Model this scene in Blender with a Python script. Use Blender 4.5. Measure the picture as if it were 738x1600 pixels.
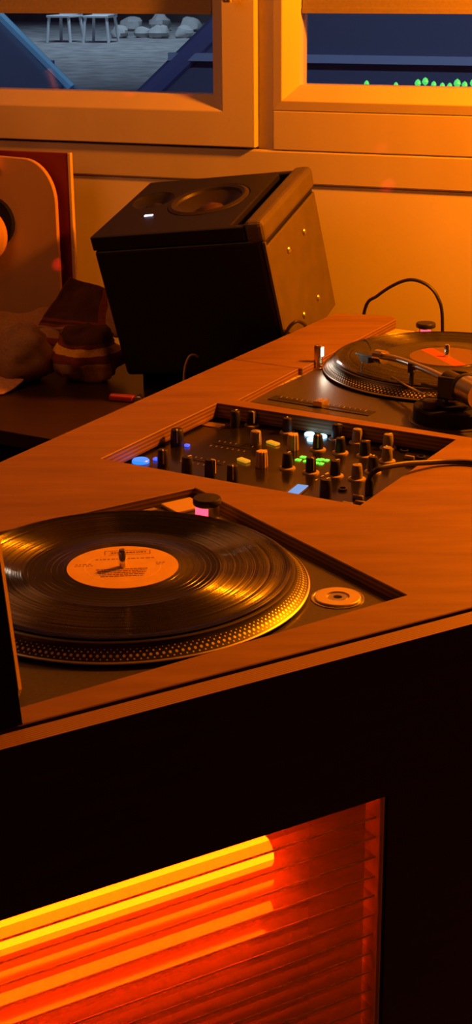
import bpy, bmesh, math, random
from math import sin, cos, pi, radians as R
from mathutils import Vector, Matrix, noise
from mathutils.geometry import tessellate_polygon

for o in list(bpy.data.objects): bpy.data.objects.remove(o, do_unlink=True)
S = bpy.context.scene
COL = S.collection
random.seed(4)
D = 0.95                                    # height of the booth top above the floor

# ------------------------------------------------------------------ camera
cam_d = bpy.data.cameras.new('camera'); cam = bpy.data.objects.new('camera', cam_d); COL.objects.link(cam)
PITCH, ROLL, FPX = 0.35066, -0.00924, 2389.65
fw = Vector((0, cos(PITCH), -sin(PITCH))); up = Vector((0, sin(PITCH), cos(PITCH))); rt = Vector((1, 0, 0))
r2 = cos(ROLL)*rt + sin(ROLL)*up; u2 = -sin(ROLL)*rt + cos(ROLL)*up
m = Matrix((r2, u2, -fw)).transposed().to_4x4(); m.translation = (0, 0, D+0.52489)
cam.matrix_world = m
cam_d.sensor_fit = 'VERTICAL'; cam_d.sensor_height = 36; cam_d.lens = FPX/1600*36
cam_d.clip_start = .02; cam_d.clip_end = 200
S.camera = cam

# ------------------------------------------------------------------ world, lights, exposure
S.view_settings.view_transform = 'Standard'; S.view_settings.look = 'None'
S.view_settings.gamma = 1; S.view_settings.use_curve_mapping = False
S.view_settings.exposure = 0.0
S.cycles.transparent_max_bounces = 32
w = bpy.data.worlds.new('night_world'); S.world = w; w.use_nodes = True
w.node_tree.nodes['Background'].inputs[0].default_value = (.30, .42, 1, 1)
w.node_tree.nodes['Background'].inputs[1].default_value = .07

def light(name, kind, loc, energy, color, **k):
    l = bpy.data.lights.new(name, kind); l.energy = energy; l.color = color
    for a, b in k.items(): setattr(l, a, b)
    o = bpy.data.objects.new(name, l); COL.objects.link(o); o.location = loc
    return o
def aim(o, p): o.rotation_euler = (Vector(p)-o.location).to_track_quat('-Z', 'Y').to_euler()
light('orange_lamp', 'POINT', (.84, 1.95, D+.78), 138, (1, .21, .001), shadow_soft_size=.05)
light('room_fill', 'POINT', (-.80, 1.92, D+.80), 8, (1, .29, .075), shadow_soft_size=.30)  # fill added out of view to lift the cloths and board at the left
for nm, (lx, ly, lz), le, sz in (('street_lamp', (-1.7, 27.0, 6.5), 1500, 118), ('yard_fill', (-2.2, 10.0, 4.2), 260, 75)):
    light(nm, 'SPOT', (lx, ly, lz), le, (.62, .80, 1), spot_size=R(sz), spot_blend=.35, shadow_soft_size=.25)      # unseen spots shining straight down; the yard one is added for the blue car
aim(light('navy_car_fill', 'SPOT', (.95, 2.50, 3.0), 230, (.62, .74, 1), spot_size=R(80), spot_blend=.6, shadow_soft_size=.08), (1.0, 5.2, 1.0))     # fill added above the windows to brighten the navy car

# ------------------------------------------------------------------ material helpers
def mat(name, col, rough=.5, metal=0, spec=.5, emit=None, es=0, **k):
    m = bpy.data.materials.new(name); m.use_nodes = True
    b = m.node_tree.nodes['Principled BSDF']
    b.inputs['Base Color'].default_value = (*col, 1); b.inputs['Roughness'].default_value = rough
    b.inputs['Metallic'].default_value = metal; b.inputs['Specular IOR Level'].default_value = spec
    if emit: b.inputs['Emission Color'].default_value = (*emit, 1); b.inputs['Emission Strength'].default_value = es
    for a, v in k.items(): b.inputs[a].default_value = v
    return m
def N(m, t, **k):
    n = m.node_tree.nodes.new(t)
    for a, v in k.items(): setattr(n, a, v)
    return n
def lk(m, a, b): m.node_tree.links.new(a, b)
def bsdf(m): return m.node_tree.nodes['Principled BSDF']
def ramp(m, stops, fac):
    r = N(m, 'ShaderNodeValToRGB'); e = r.color_ramp.elements
    while len(e) < len(stops): e.new(.5)
    for i, (p, c) in enumerate(stops): e[i].position = p; e[i].color = (*c, 1)
    lk(m, fac, r.inputs[0]); return r
def noisy(m, c1, c2, scale=40, detail=4, stretch=(1, 1, 1), rot=0, bump=0, bdist=.001):
    tc = N(m, 'ShaderNodeTexCoord'); mp = N(m, 'ShaderNodeMapping')
    mp.inputs['Scale'].default_value = stretch; mp.inputs['Rotation'].default_value = (0, 0, rot)
    lk(m, tc.outputs['Object'], mp.inputs[0])
    n = N(m, 'ShaderNodeTexNoise'); n.inputs['Scale'].default_value = scale; n.inputs['Detail'].default_value = detail
    lk(m, mp.outputs[0], n.inputs[0])
    r = ramp(m, [(.3, c1), (.7, c2)], n.outputs[0]); lk(m, r.outputs[0], bsdf(m).inputs['Base Color'])
    if bump:
        b = N(m, 'ShaderNodeBump'); b.inputs['Strength'].default_value = bump; b.inputs['Distance'].default_value = bdist
        lk(m, n.outputs[0], b.inputs['Height']); lk(m, b.outputs[0], bsdf(m).inputs['Normal'])
    return r
def ply(name, c1, c2, rot, axis, period):
    """stained plywood: streaky face grain, veneer layers on the cut edges"""
    m = mat(name, c1, .5, spec=.35)
    r = noisy(m, c1, c2, 9, 6, (1, 7, 1), rot, .25, .0006)
    tc = N(m, 'ShaderNodeTexCoord'); sx = N(m, 'ShaderNodeSeparateXYZ'); lk(m, tc.outputs['Object'], sx.inputs[0])
    d = N(m, 'ShaderNodeMath', operation='DIVIDE'); lk(m, sx.outputs[axis], d.inputs[0]); d.inputs[1].default_value = period
    f = N(m, 'ShaderNodeMath', operation='FRACT'); lk(m, d.outputs[0], f.inputs[0])
    st = ramp(m, [(0, tuple(x*.68 for x in c1)), (.18, tuple(x*.68 for x in c1)), (.3, c2), (.62, tuple(min(1, x*1.25) for x in c2)), (.8, c1)], f.outputs[0])
    tn = N(m, 'ShaderNodeSeparateXYZ'); lk(m, tc.outputs['Normal'], tn.inputs[0])
    ab = N(m, 'ShaderNodeMath', operation='ABSOLUTE'); lk(m, tn.outputs[axis], ab.inputs[0])
    lt = N(m, 'ShaderNodeMath', operation='LESS_THAN'); lk(m, ab.outputs[0], lt.inputs[0]); lt.inputs[1].default_value = .6
    mx = N(m, 'ShaderNodeMix', data_type='RGBA'); lk(m, lt.outputs[0], mx.inputs['Factor'])
    lk(m, r.outputs[0], mx.inputs['A']); lk(m, st.outputs[0], mx.inputs['B'])
    lk(m, mx.outputs['Result'], bsdf(m).inputs['Base Color'])
    return m
def clear(name, col, transp, gloss, diff, trans, rough=.08):
    """thin clear sheet: light passes straight, a little is reflected and scattered"""
    m = bpy.data.materials.new(name); m.use_nodes = True; nt = m.node_tree
    out = nt.nodes['Material Output']; nt.nodes.remove(nt.nodes['Principled BSDF'])
    tr = N(m, 'ShaderNodeBsdfTransparent'); tr.inputs[0].default_value = (*col, 1)
    gl = N(m, 'ShaderNodeBsdfGlossy'); gl.inputs['Roughness'].default_value = rough
    cur = tr.outputs[0]; tot = transp
    for sh, wt in ((gl, gloss), ('ShaderNodeBsdfDiffuse', diff), ('ShaderNodeBsdfTranslucent', trans)):
        if wt <= 0: continue
        if isinstance(sh, str): sh = N(m, sh)
        mx = N(m, 'ShaderNodeMixShader'); mx.inputs[0].default_value = wt/(tot+wt); tot += wt
        lk(m, cur, mx.inputs[1]); lk(m, sh.outputs[0], mx.inputs[2]); cur = mx.outputs[0]
    lk(m, cur, out.inputs[0]); return m
def emit(name, col, s): return mat(name, tuple(min(1, c*.3) for c in col), .4, emit=col, es=s)

# ------------------------------------------------------------------ mesh helpers
class MB:
    def __init__(s): s.v = []; s.f = []; s.mi = []; s.cur = 0
    def add(s, vs, fs):
        b = len(s.v); s.v += [tuple(v) for v in vs]; s.f += [tuple(b+i for i in f) for f in fs]; s.mi += [s.cur]*len(fs); return s
    def box(s, x0, x1, y0, y1, z0, z1):
        return s.add([(x, y, z) for x in (x0, x1) for y in (y0, y1) for z in (z0, z1)],
                     [(0, 1, 3, 2), (4, 6, 7, 5), (0, 4, 5, 1), (2, 3, 7, 6), (0, 2, 6, 4), (1, 5, 7, 3)])
    def lathe(s, prof, seg=32, c=(0, 0, 0), ax='z', cap=True):
        vs = []; n = len(prof)
        for i in range(seg):
            a = 2*pi*i/seg
            for r, z in prof:
                p = (r*cos(a), r*sin(a), z)
                if ax == 'x': p = (p[2], p[0], p[1])
                if ax == 'y': p = (p[1], p[2], p[0])
                vs.append((p[0]+c[0], p[1]+c[1], p[2]+c[2]))
        fs = [(i*n+j, ((i+1) % seg)*n+j, ((i+1) % seg)*n+j+1, i*n+j+1) for i in range(seg) for j in range(n-1)]
        if cap:
            if prof[0][0] > 1e-6: fs.append(tuple(i*n for i in reversed(range(seg))))
            if prof[-1][0] > 1e-6: fs.append(tuple(i*n+n-1 for i in range(seg)))
        return s.add(vs, fs)
    def tube(s, pts, r, seg=8, sub=6, taper=None):
        P = [Vector(p) for p in pts]
        if sub > 1 and len(P) > 2:
            Q = []
            for i in range(len(P)-1):
                p0, p1, p2, p3 = P[max(i-1, 0)], P[i], P[i+1], P[min(i+2, len(P)-1)]
                for k in range(sub):
                    t = k/sub
                    Q.append(.5*((2*p1)+(p2-p0)*t+(2*p0-5*p1+4*p2-p3)*t*t+(3*p1-p0-3*p2+p3)*t**3))
            P = Q+[P[-1]]
        vs = []; fs = []; nrm = None
        for i, p in enumerate(P):
            t = (P[min(i+1, len(P)-1)]-P[max(i-1, 0)]).normalized()
            if nrm is None: nrm = t.orthogonal().normalized()
            nrm = (nrm-t*nrm.dot(t)).normalized(); bn = t.cross(nrm)
            rr = r if taper is None else r+(taper-r)*i/(len(P)-1)
            for k in range(seg):
                a = 2*pi*k/seg; vs.append(p+nrm*rr*cos(a)+bn*rr*sin(a))
        for i in range(len(P)-1):
            for k in range(seg): fs.append((i*seg+k, i*seg+(k+1) % seg, (i+1)*seg+(k+1) % seg, (i+1)*seg+k))
        fs.append(tuple(reversed(range(seg)))); fs.append(tuple((len(P)-1)*seg+k for k in range(seg)))
        return s.add(vs, fs)
    def prism(s, poly, z0, z1, holes=()):
        loops = [[Vector((x, y, 0)) for x, y in l] for l in [poly, *holes]]
        flat = [v for l in loops for v in l]; n = len(flat)
        vs = [(v.x, v.y, z1) for v in flat]+[(v.x, v.y, z0) for v in flat]
        fs = []
        for t in tessellate_polygon(loops):
            a, b, c = [flat[i] for i in t]
            if (b-a).cross(c-a).z < 0: t = (t[0], t[2], t[1])
            fs.append(tuple(t)); fs.append((t[0]+n, t[2]+n, t[1]+n))
        i0 = 0
        for l in loops:
            k = len(l)
            for i in range(k): a, b = i0+i, i0+(i+1) % k; fs.append((a, a+n, b+n, b))
            i0 += k
        return s.add(vs, fs)
    def mesh(s, name, mats):
        me = bpy.data.meshes.new(name); me.from_pydata(s.v, [], s.f)
        for m_ in (mats if isinstance(mats, (list, tuple)) else [mats]): me.materials.append(m_)
        me.polygons.foreach_set('material_index', s.mi); 
        bm = bmesh.new(); bm.from_mesh(me); bmesh.ops.recalc_face_normals(bm, faces=bm.faces); bm.to_mesh(me); bm.free()
        return me
    def build(s, name, mats, parent=None, smooth=False, bevel=0, seg=2):
        o = bpy.data.objects.new(name, s.mesh(name, mats)); COL.objects.link(o); o.parent = parent
        if smooth: shade(o.data)
        if bevel:
            b = o.modifiers.new('bevel', 'BEVEL'); b.width = bevel; b.segments = seg; b.limit_method = 'ANGLE'
        return o
def shade(me, ang=35):
    bm = bmesh.new(); bm.from_mesh(me)
    for f in bm.faces: f.smooth = True
    for e in bm.edges:
        if len(e.link_faces) == 2 and e.calc_face_angle(0) > R(ang): e.smooth = False
    bm.to_mesh(me); bm.free()
def tag(o, label, cat, group=None, kind=None):
    o['label'] = label; o['category'] = cat
    if group: o['group'] = group
    if kind: o['kind'] = kind
    return o
def thing(name, label, cat, loc=(0, 0, 0), rz=0, group=None):
    o = bpy.data.objects.new(name, None); COL.objects.link(o); o.location = loc; o.rotation_euler = (0, 0, rz)
    o.empty_display_size = .05
    return tag(o, label, cat, group)
def struct(o): o['kind'] = 'structure'; return o
def copy_tree(o, parent=None):
    c = o.copy(); COL.objects.link(c); c.parent = parent
    for ch in list(o.children): copy_tree(ch, c)
    return c
def inst(name, me, parent, loc=(0, 0, 0), rz=0):
    o = bpy.data.objects.new(name, me); COL.objects.link(o); o.parent = parent; o.location = loc; o.rotation_euler = (0, 0, rz); return o

# ------------------------------------------------------------------ materials
M = {}
M['wood'] = ply('stained_plywood', (.160, .084, .034), (.225, .126, .056), R(-60), 'Z', .0046)
M['ply_front'] = ply('plywood_front_edge', (.20, .112, .052), (.25, .145, .072), 0, 'Y', .0027)
M['wall'] = mat('wall_paint', (.80, .75, .68), .7); noisy(M['wall'], (.77, .72, .65), (.83, .78, .71), 6, 3, bump=.1, bdist=.002)
M['frame'] = mat('painted_window_wood', (.64, .57, .49), .46); noisy(M['frame'], (.61, .545, .465), (.66, .59, .51), 14, 3, (1, 1, .2), bump=.06)
M['blind'] = mat('blind_fabric', (.33, .28, .23), .9); noisy(M['blind'], (.31, .26, .21), (.35, .30, .25), 200, 2, bump=.2, bdist=.0005)
M['floor'] = mat('floor_boards', (.12, .08, .05), .5); noisy(M['floor'], (.1, .065, .04), (.15, .1, .06), 6, 4, (1, 8, 1))
M['room'] = mat('far_room_paint', (.09, .07, .06), .8); noisy(M['room'], (.08, .062, .052), (.10, .078, .066), 3, 3)
M['blackpaint'] = mat('black_stained_front', (.012, .008, .007), .55, spec=.25); noisy(M['blackpaint'], (.010, .007, .006), (.016, .010, .008), 12, 5, (1, 1, 8), bump=.15, bdist=.0005)
M['black'] = mat('black_plastic', (.012, .011, .011), .42)
M['rubber'] = mat('black_rubber', (.015, .014, .014), .6)
M['matteblack'] = mat('matte_black', (.008, .008, .008), .8, spec=.15)
M['gloss'] = mat('glossy_black', (.010, .009, .009), .12)
M['plinth'] = mat('dark_grey_plinth', (.10, .092, .085), .38, .6); noisy(M['plinth'], (.09, .083, .077), (.112, .103, .095), 300, 2)
M['steel'] = mat('brushed_steel', (.62, .60, .57), .28, 1)
M['chrome'] = mat('polished_chrome', (.8, .78, .75), .12, 1)
M['brass'] = mat('warm_metal', (.75, .60, .38), .25, 1)
M['rim'] = mat('dark_platter_rim', (.05, .047, .045), .36, .85)
M['dot'] = mat('bright_platter_dots', (.70, .66, .60), .4, .35)
M['tan'] = mat('tan_plastic', (.50, .37, .22), .45)
M['grey'] = mat('grey_plastic', (.22, .19, .19), .45)
M['skirt'] = mat('pale_knob_skirt', (.35, .28, .22), .4)
M['white'] = mat('white_print', (.75, .70, .66), .5)
M['face'] = mat('mixer_face', (.009, .008, .007), .2); noisy(M['face'], (.008, .007, .006), (.012, .010, .009), 90, 2)
M['cable'] = mat('black_cable', (.014, .012, .012), .45)
M['red_led'] = emit('red_strobe_window', (1, .05, .10), 3.2)
M['blue_led'] = emit('blue_led', (.025, .20, 1), 1.5)
M['deep_led'] = emit('deep_blue_led', (.06, .10, 1), 1.6)
M['ice_led'] = emit('ice_blue_led', (.35, .75, 1), 3)
M['green_led'] = emit('green_led', (.15, 1, .05), 1.5)
M['lcd'] = emit('blue_display', (.10, .38, .9), .8)
M['yellow_led'] = emit('yellow_button', (1, .48, .02), .55)
M['pilot'] = emit('speaker_pilot_led', (.55, .65, 1), 4)

# vinyl: circular grooves give the stretched highlight
def vinyl(name, base):
    m = mat(name, base, .3, spec=.6); b = bsdf(m)
    tc = N(m, 'ShaderNodeTexCoord'); ln = N(m, 'ShaderNodeVectorMath', operation='LENGTH')
    sx = N(m, 'ShaderNodeSeparateXYZ'); lk(m, tc.outputs['Object'], sx.inputs[0])
    cb = N(m, 'ShaderNodeCombineXYZ'); lk(m, sx.outputs[0], cb.inputs[0]); lk(m, sx.outputs[1], cb.inputs[1])
    lk(m, cb.outputs[0], ln.inputs[0])
    rad = ln.outputs['Value']
    gt = N(m, 'ShaderNodeMath', operation='GREATER_THAN'); lk(m, rad, gt.inputs[0]); gt.inputs[1].default_value = .0875
    # groove walls: each fine ring is tilted inwards or outwards along the radius
    def mth(op, a, b_=None):
        n = N(m, 'ShaderNodeMath', operation=op)
        for i, v in enumerate((a, b_)):
            if v is None: continue
            if isinstance(v, (int, float)): n.inputs[i].default_value = v
            else: lk(m, v, n.inputs[i])
        return n.outputs[0]
    q = mth('FLOOR', mth('DIVIDE', rad, .00014))
    wn = N(m, 'ShaderNodeTexWhiteNoise', noise_dimensions='1D'); lk(m, q, wn.inputs['W'])
    v_ = mth('SUBTRACT', wn.outputs['Value'], .5)
    tilt = mth('ADD', mth('MULTIPLY', mth('SIGN', v_), .52), mth('MULTIPLY', v_, .80))
    runout = mth('MULTIPLY', mth('GREATER_THAN', mth('SINE', mth('MULTIPLY', rad, 2*pi/.0052)), .94), 1.0)
    k = mth('ADD', mth('MULTIPLY', tilt, gt.outputs[0]), mth('MULTIPLY', mth('MULTIPLY', tilt, runout), mth('SUBTRACT', 1.0, gt.outputs[0])))
    nm = N(m, 'ShaderNodeVectorMath', operation='NORMALIZE'); lk(m, cb.outputs[0], nm.inputs[0])
    scl = N(m, 'ShaderNodeVectorMath', operation='SCALE'); lk(m, nm.outputs[0], scl.inputs[0]); lk(m, k, scl.inputs['Scale'])
    on = N(m, 'ShaderNodeVectorMath', operation='ADD'); lk(m, tc.outputs['Normal'], on.inputs[0]); lk(m, scl.outputs[0], on.inputs[1])
    vt = N(m, 'ShaderNodeVectorTransform', vector_type='NORMAL', convert_from='OBJECT', convert_to='WORLD'); lk(m, on.outputs[0], vt.inputs[0])
    n2 = N(m, 'ShaderNodeVectorMath', operation='NORMALIZE'); lk(m, vt.outputs[0], n2.inputs[0]); lk(m, n2.outputs[0], b.inputs['Normal'])
    b.inputs['Roughness'].default_value = .20
    return m
M['vinyl'] = vinyl('black_vinyl', (.006, .005, .005))

# ------------------------------------------------------------------ room shell (wall frame: x along wall, y into the wall, z up)
WYAW = math.atan2(-.3628, .9319)
WP = (0.2136, 2.4663, 0)
def wall_obj(mb, name, mats, parent=None, bevel=0):
    o = mb.build(name, mats, parent, bevel=bevel)
    if parent is None: o.location = WP; o.rotation_euler = (0, 0, WYAW)
    return o
b = MB(); Z = D
b.box(-2.6, 2.6, 0, .14, 0, Z+.17)                      # below the windows
b.box(-2.6, 2.6, 0, .14, Z+1.35, 2.75)                  # above
b.box(-2.6, -1.25, 0, .14, Z+.17, Z+1.35); b.box(1.15, 2.6, 0, .14, Z+.17, Z+1.35)
struct(wall_obj(b, 'wall_back', M['wall']))
struct(wall_obj(MB().box(-2.6, 2.6, -3.9, .0, -.06, 0), 'floor', M['floor']))
struct(wall_obj(MB().box(-2.6, 2.6, -3.9, .14, 2.75, 2.85), 'ceiling', M['room']))
struct(wall_obj(MB().box(-2.7, -2.6, -3.9, .14, 0, 2.75), 'wall_left', M['room']))
struct(wall_obj(MB().box(2.6, 2.7, -3.9, .14, 0, 2.75), 'wall_right', M['room']))
struct(wall_obj(MB().box(-2.6, 2.6, -4.0, -3.9, 0, 2.75), 'wall_front', M['room']))
sill = struct(wall_obj(MB().box(-1.3, 1.2, -.004, .06, Z+.171, Z+.2245), 'trim_1', M['frame'], bevel=.003))

def sweep_frame(mb, x0, x1, z0, z1, prof):
    """profile (inset, y) swept round a rectangle with mitred corners"""
    n = len(prof); vs = []
    for (sx, sz) in ((0, 0), (1, 0), (1, 1), (0, 1)):
        for u, y in prof:
            vs.append(((x0+u) if sx == 0 else (x1-u), y, (z0+u) if sz == 0 else (z1-u)))
    fs = [(i*n+j, i*n+(j+1) % n, ((i+1) % 4)*n+(j+1) % n, ((i+1) % 4)*n+j) for i in range(4) for j in range(n)]
    return mb.add(vs, fs)
glass = clear('window_glass', (.93, .96, .97), .93, .07, 0, 0, .02)
# left window
w1 = struct(wall_obj(MB().box(-.186, -.158, .006, .06, Z+.2245, Z+1.35), 'window_1', M['frame']))
sw = sweep_frame(MB(), -1.25, -.186, Z+.228, Z+1.35, [(0, .05), (0, -.012), (.0565, -.012), (.080, .009), (.080, .05)]).build('sash', M['frame'], w1, bevel=.0015)
MB().box(-1.18, -.256, .020, .024, Z+.30, Z+1.29).build('pane', glass, w1)
MB().box(-1.168, -.268, .012, .016, Z+.4325, Z+1.27).build('blind', M['blind'], w1)
MB().box(-1.168, -.268, .010, .018, Z+.4325, Z+.440).build('blind_rail', M['blind'], w1)
MB().tube([(-.222, -.012, Z+.47), (-.222, -.030, Z+.47), (-.222, -.032, Z+.458), (-.222, -.032, Z+.4525)], .0085, 12, 4).build('handle', M['brass'], w1, smooth=True)
MB().box(-.234, -.210, -.020, -.0122, Z+.462, Z+.53).build('handle_plate', M['brass'], w1, bevel=.002)
# right window
w2 = struct(wall_obj(MB().box(-.158, 1.15, -.004, .06, Z+.2245, Z+.287), 'window_2', M['frame'], bevel=.002))
sweep_frame(MB(), -.158, 1.15, Z+.287, Z+1.35, [(0, .05), (0, -.004), (.0155, -.006), (.039, .015), (.039, .05)]).build('sash', M['frame'], w2, bevel=.0012)
MB().box(-.125, 1.115, .030, .034, Z+.318, Z+1.32).build('pane', glass, w2)
MB().box(-.117, 1.108, .020, .024, Z+.4345, Z+1.31).build('blind', M['blind'], w2)
MB().box(-.117, 1.108, .018, .026, Z+.4345, Z+.442).build('blind_rail', M['blind'], w2)

# ------------------------------------------------------------------ booth
FA = Vector((-.1675, .9524)); FYAW = R(29.697); FD = Vector((cos(FYAW), sin(FYAW))); FI = Vector((-sin(FYAW), cos(FYAW)))
T1C, T1Y = Vector((-.1019, 1.269)), R(33.41)
T2C, T2Y = Vector((.287, 2.013)), R(57.5)
MC, MYAW, MW, MD = Vector((.0514, 1.6408)), R(59.845), .2518, .3167
def rect(c, yaw, x0, x1, y0, y1):
    ax = -Vector((cos(yaw), sin(yaw))); ay = Vector((-ax.y, ax.x))
    return [tuple(c+ax*x+ay*y) for x, y in ((x0, y0), (x1, y0), (x1, y1), (x0, y1))]
booth = thing('dj_booth', 'brown stained plywood booth top with black front holding turntables and mixer', 'dj booth')
AI = FA+FI*.0275
NL, FL = Vector((.004, 1.842)), Vector((.242, 2.284))
BL, BR = Vector((.553, 2.103)), Vector((.31, 1.6525))
DJ0, DJ1 = Vector((-.26, 1.602)), Vector((.156, 2.327))
J2 = NL.lerp(FL, .345); cr = Vector((.8646, -.5025))
# joint runs across from the cutout to the rear edge
dd = DJ1-DJ0; den = dd.x*cr.y-dd.y*cr.x; J1 = DJ0+dd*(((J2-DJ0).x*cr.y-(J2-DJ0).y*cr.x)/den)
PQ = Vector((.242, 2.305))
gp = (FL-NL).normalized()*.0008
outer = [AI-FD*.62, AI+FD*.56, Vector((.7923, 2.0907)), Vector((.575, 2.1753)), BL, BR, NL, J2-gp, J1-gp, Vector((-.29, 1.55)), Vector((-.6656, 1.302))]
holes = [rect(MC, MYAW, -MW/2, MW/2, -MD/2, MD/2), rect(T1C, T1Y, -.182, .275, -.169, .177)]
MB().prism([tuple(p) for p in outer], D-.018, D, holes).build('top_board', M['wood'], booth, bevel=.0008, seg=1)
sh = Vector((.8646, -.5025))*.005
MB().prism([tuple(p) for p in (J1+gp, J2+gp+sh, FL+sh, PQ, DJ1)], D-.018, D).build('top_board', M['wood'], booth, bevel=.0012, seg=1)
# front panel: plywood sheet standing on edge, its veneer edge flush with the top
fp = bpy.data.objects.new('front_panel', MB().box(-.62, -.56, 0, .0205, 0, D).box(-.56, .3376, 0, .0205, D-.1385, D).box(.3376, .585, 0, .0205, 0, D).box(-.56, .3376, 0, .0205, 0, D-.66).mesh('front_panel', [M['ply_front'], M['blackpaint']]))
COL.objects.link(fp); fp.parent = booth; fp.location = (FA.x, FA.y, 0); fp.rotation_euler = (0, 0, FYAW)
for p in fp.data.polygons: p.material_index = 0 if p.normal.z > .5 and abs(p.center.z-D) < .01 else 1
bw = FA+FD*.585
sp = MB().box(0, 1.0, 0, .0205, 0, D).build('side_panel', [M['blackpaint']], booth); sp.location = (bw.x, bw.y, 0); sp.rotation_euler = (0, 0, MYAW)
ib = MB(); ib.box(-.585, .365, .15, .16, .27, D-.10); ib.box(-.585, .365, .022, .16, D-.11, D-.10); ib.box(.355, .365, .022, .15, .27, D-.11); ib.box(-.585, .355, .022, .15, .27, .28)
io = ib.build('inner_box', mat('inner_grey_board', (.12, .11, .10), .8), booth); io.location = fp.location; io.rotation_euler = fp.rotation_euler
# fluted clear sheet set in the front
skin = clear('clear_sheet_skin', (.98, .97, .96), .92, .045, .012, .018, .2)
web = clear('clear_sheet_web', (.98, .96, .95), .84, .10, .02, .03, .16)
ribm = clear('clear_sheet_rib', (.97, .95, .93), .64, .20, .06, .08, .10)
lipm = clear('clear_sheet_rib_edge', (.95, .92, .9), .08, .10, .40, .42, .3)
lp = MB().box(-.56, .3376, .004, .0052, D-.66, D-.1385).build('fluted_panel', skin, booth); lp.location = fp.location; lp.rotation_euler = fp.rotation_euler
MB().box(-.56, .3376, .0200, .0212, D-.66, D-.1385).build('rear_skin', skin, lp)
PIT, TH = .0193, .0150
rib = MB().box(-.56, .3290, 0, TH-.0002, -.0005, .0005); rib.cur = 1; rib = rib.box(-.56, .3290, 0, .0008, -.0009, .0009).mesh('rib', [ribm, lipm])
dg = MB().add([(-.56, 0, 0), (.3275, 0, 0), (.3275, TH, PIT), (-.56, TH, PIT)], [(0, 1, 2, 3)]).mesh('diagonal_web', web)
dg2 = MB().add([(-.56, TH, 0), (.3275, TH, 0), (.3275, 0, PIT), (-.56, 0, PIT)], [(0, 1, 2, 3)]).mesh('diagonal_web', web)
k = 0; z = D-.1385-.0015
while z-PIT > D-.66:
    inst('rib', rib, lp, (0, .0050, z))
    inst('diagonal_web', dg, lp, (0, .0050, z-PIT)); inst('diagonal_web', dg2, lp, (0, .0050, z-PIT))
    z -= PIT; k += 1
MB().box(.3290, .3297, .0005, .021, D-.66, D-.139).box(.3332, .3339, .0005, .021, D-.66, D-.139).build('end_strip', lipm, lp)
# led tube behind the sheet
M['tube'] = emit('orange_led_tube', (1, .026, .0002), 60)
tb = thing('led_tube', 'glowing orange light tube behind the ribbed clear front panel', 'light', (FA.x, FA.y, D-.188), FYAW)
MB().tube([(-.54, .048, 0), (.246, .048, 0)], .014, 12, 1).build('tube', M['tube'], tb, smooth=True)
MB().lathe([(.015, .246), (.015, .262)], 12, (0, .048, 0), 'x').build('end_cap', M['black'], tb)
MB().box(-.54, .262, .0625, .068, -.010, .010).build('mounting_rail', M['black'], tb)
for xx in (-.45, -.2, .05, .2): MB().box(xx-.006, xx+.006, .064, .1502, -.004, .004).build('bracket', M['black'], tb)

# ------------------------------------------------------------------ turntables
def ttframe(name, label, c, yaw):
    return thing(name, label, 'turntable', (c.x, c.y, D-.010), yaw+pi)
t1 = ttframe('turntable', 'dark turntable nearest the camera, sunk into the booth top beside the black front', T1C, T1Y)
MB().box(-.178, .268, -.166, .174, -.085, 0).build('plinth', M['plinth'], t1, bevel=.004)
pl = MB().lathe([(0, .0168), (.1525, .0168), (.1545, .0160), (.1560, .0128), (.1655, .0052), (.1668, .0046), (.1672, .0036), (.1664, .0022), (.150, .0014), (0, .0014)], 128, cap=False).build('platter', M['rim'], t1, smooth=True)
# rows of strobe dots on the sloping rim
db = MB(); rows = [(.12, .00055), (.32, .00085), (.60, .00140), (.86, .00085)]
pa, pb = Vector((.1560, .0128)), Vector((.1655, .0052)); nr = Vector((.0076, .0095)).normalized()
cnt = 190
for ri, (t, rad) in enumerate(rows):
    q = pa.lerp(pb, t)+nr*.00012; sl = (pb-pa).normalized()
    for i in range(cnt):
        a = 2*pi*(i+.5*(ri % 2))/cnt; vs = []
        for k in range(6):
            b_ = 2*pi*k/6; along = rad*cos(b_); slp = rad*1.05*sin(b_)
            rr = q.x+sl.x*slp; zz = q.y+sl.y*slp
            vs.append((rr*cos(a)-along*sin(a), rr*sin(a)+along*cos(a), zz))
        db.add(vs, [(0, 1, 2, 3, 4, 5)])
o = db.build('strobe_dots', M['dot'], pl); o['kind'] = 'stuff'
MB().lathe([(.1664, .0052), (.1678, .0045), (.1678, .0036), (.1664, .0028)], 128, cap=False).build('rim_edge', M['steel'], pl, smooth=True)
MB().lathe([(.0036, .0168), (.0036, .0345), (.0026, .0362), (0, .0366)], 16, cap=False).build('spindle', M['chrome'], pl, smooth=True)
bt = MB().box(-.1725, -.1365, -.1635, -.1315, 0, .0035).build('start_stop_button', M['tan'], t1, bevel=.0012)
# strobe housing
st = MB().lathe([(.0125, 0), (.0125, .0155), (.0120, .016)], 28, (-.158, -.107, 0)).build('strobe_housing', M['steel'], t1, smooth=True)
MB().lathe([(.0142, .0155), (.0145, .0165), (.0145, .0205), (.0135, .0220), (.006, .0224), (0, .0224)], 28, (-.158, -.107, 0)).build('power_knob', M['black'], st, smooth=True)
wv = MB(); sg = []
for k in range(9):                                            # curved red window facing the platter
    a = math.atan2(.107, .158)-.15+(k-4)*.16; sg.append(a)
vs = [(-.158+.0129*cos(a), -.107+.0129*sin(a), zz) for a in sg for zz in (.0045, .0140)]
wv.add(vs, [(2*k, 2*k+2, 2*k+3, 2*k+1) for k in range(8)]).build('strobe_window', M['red_led'], st)
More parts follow.
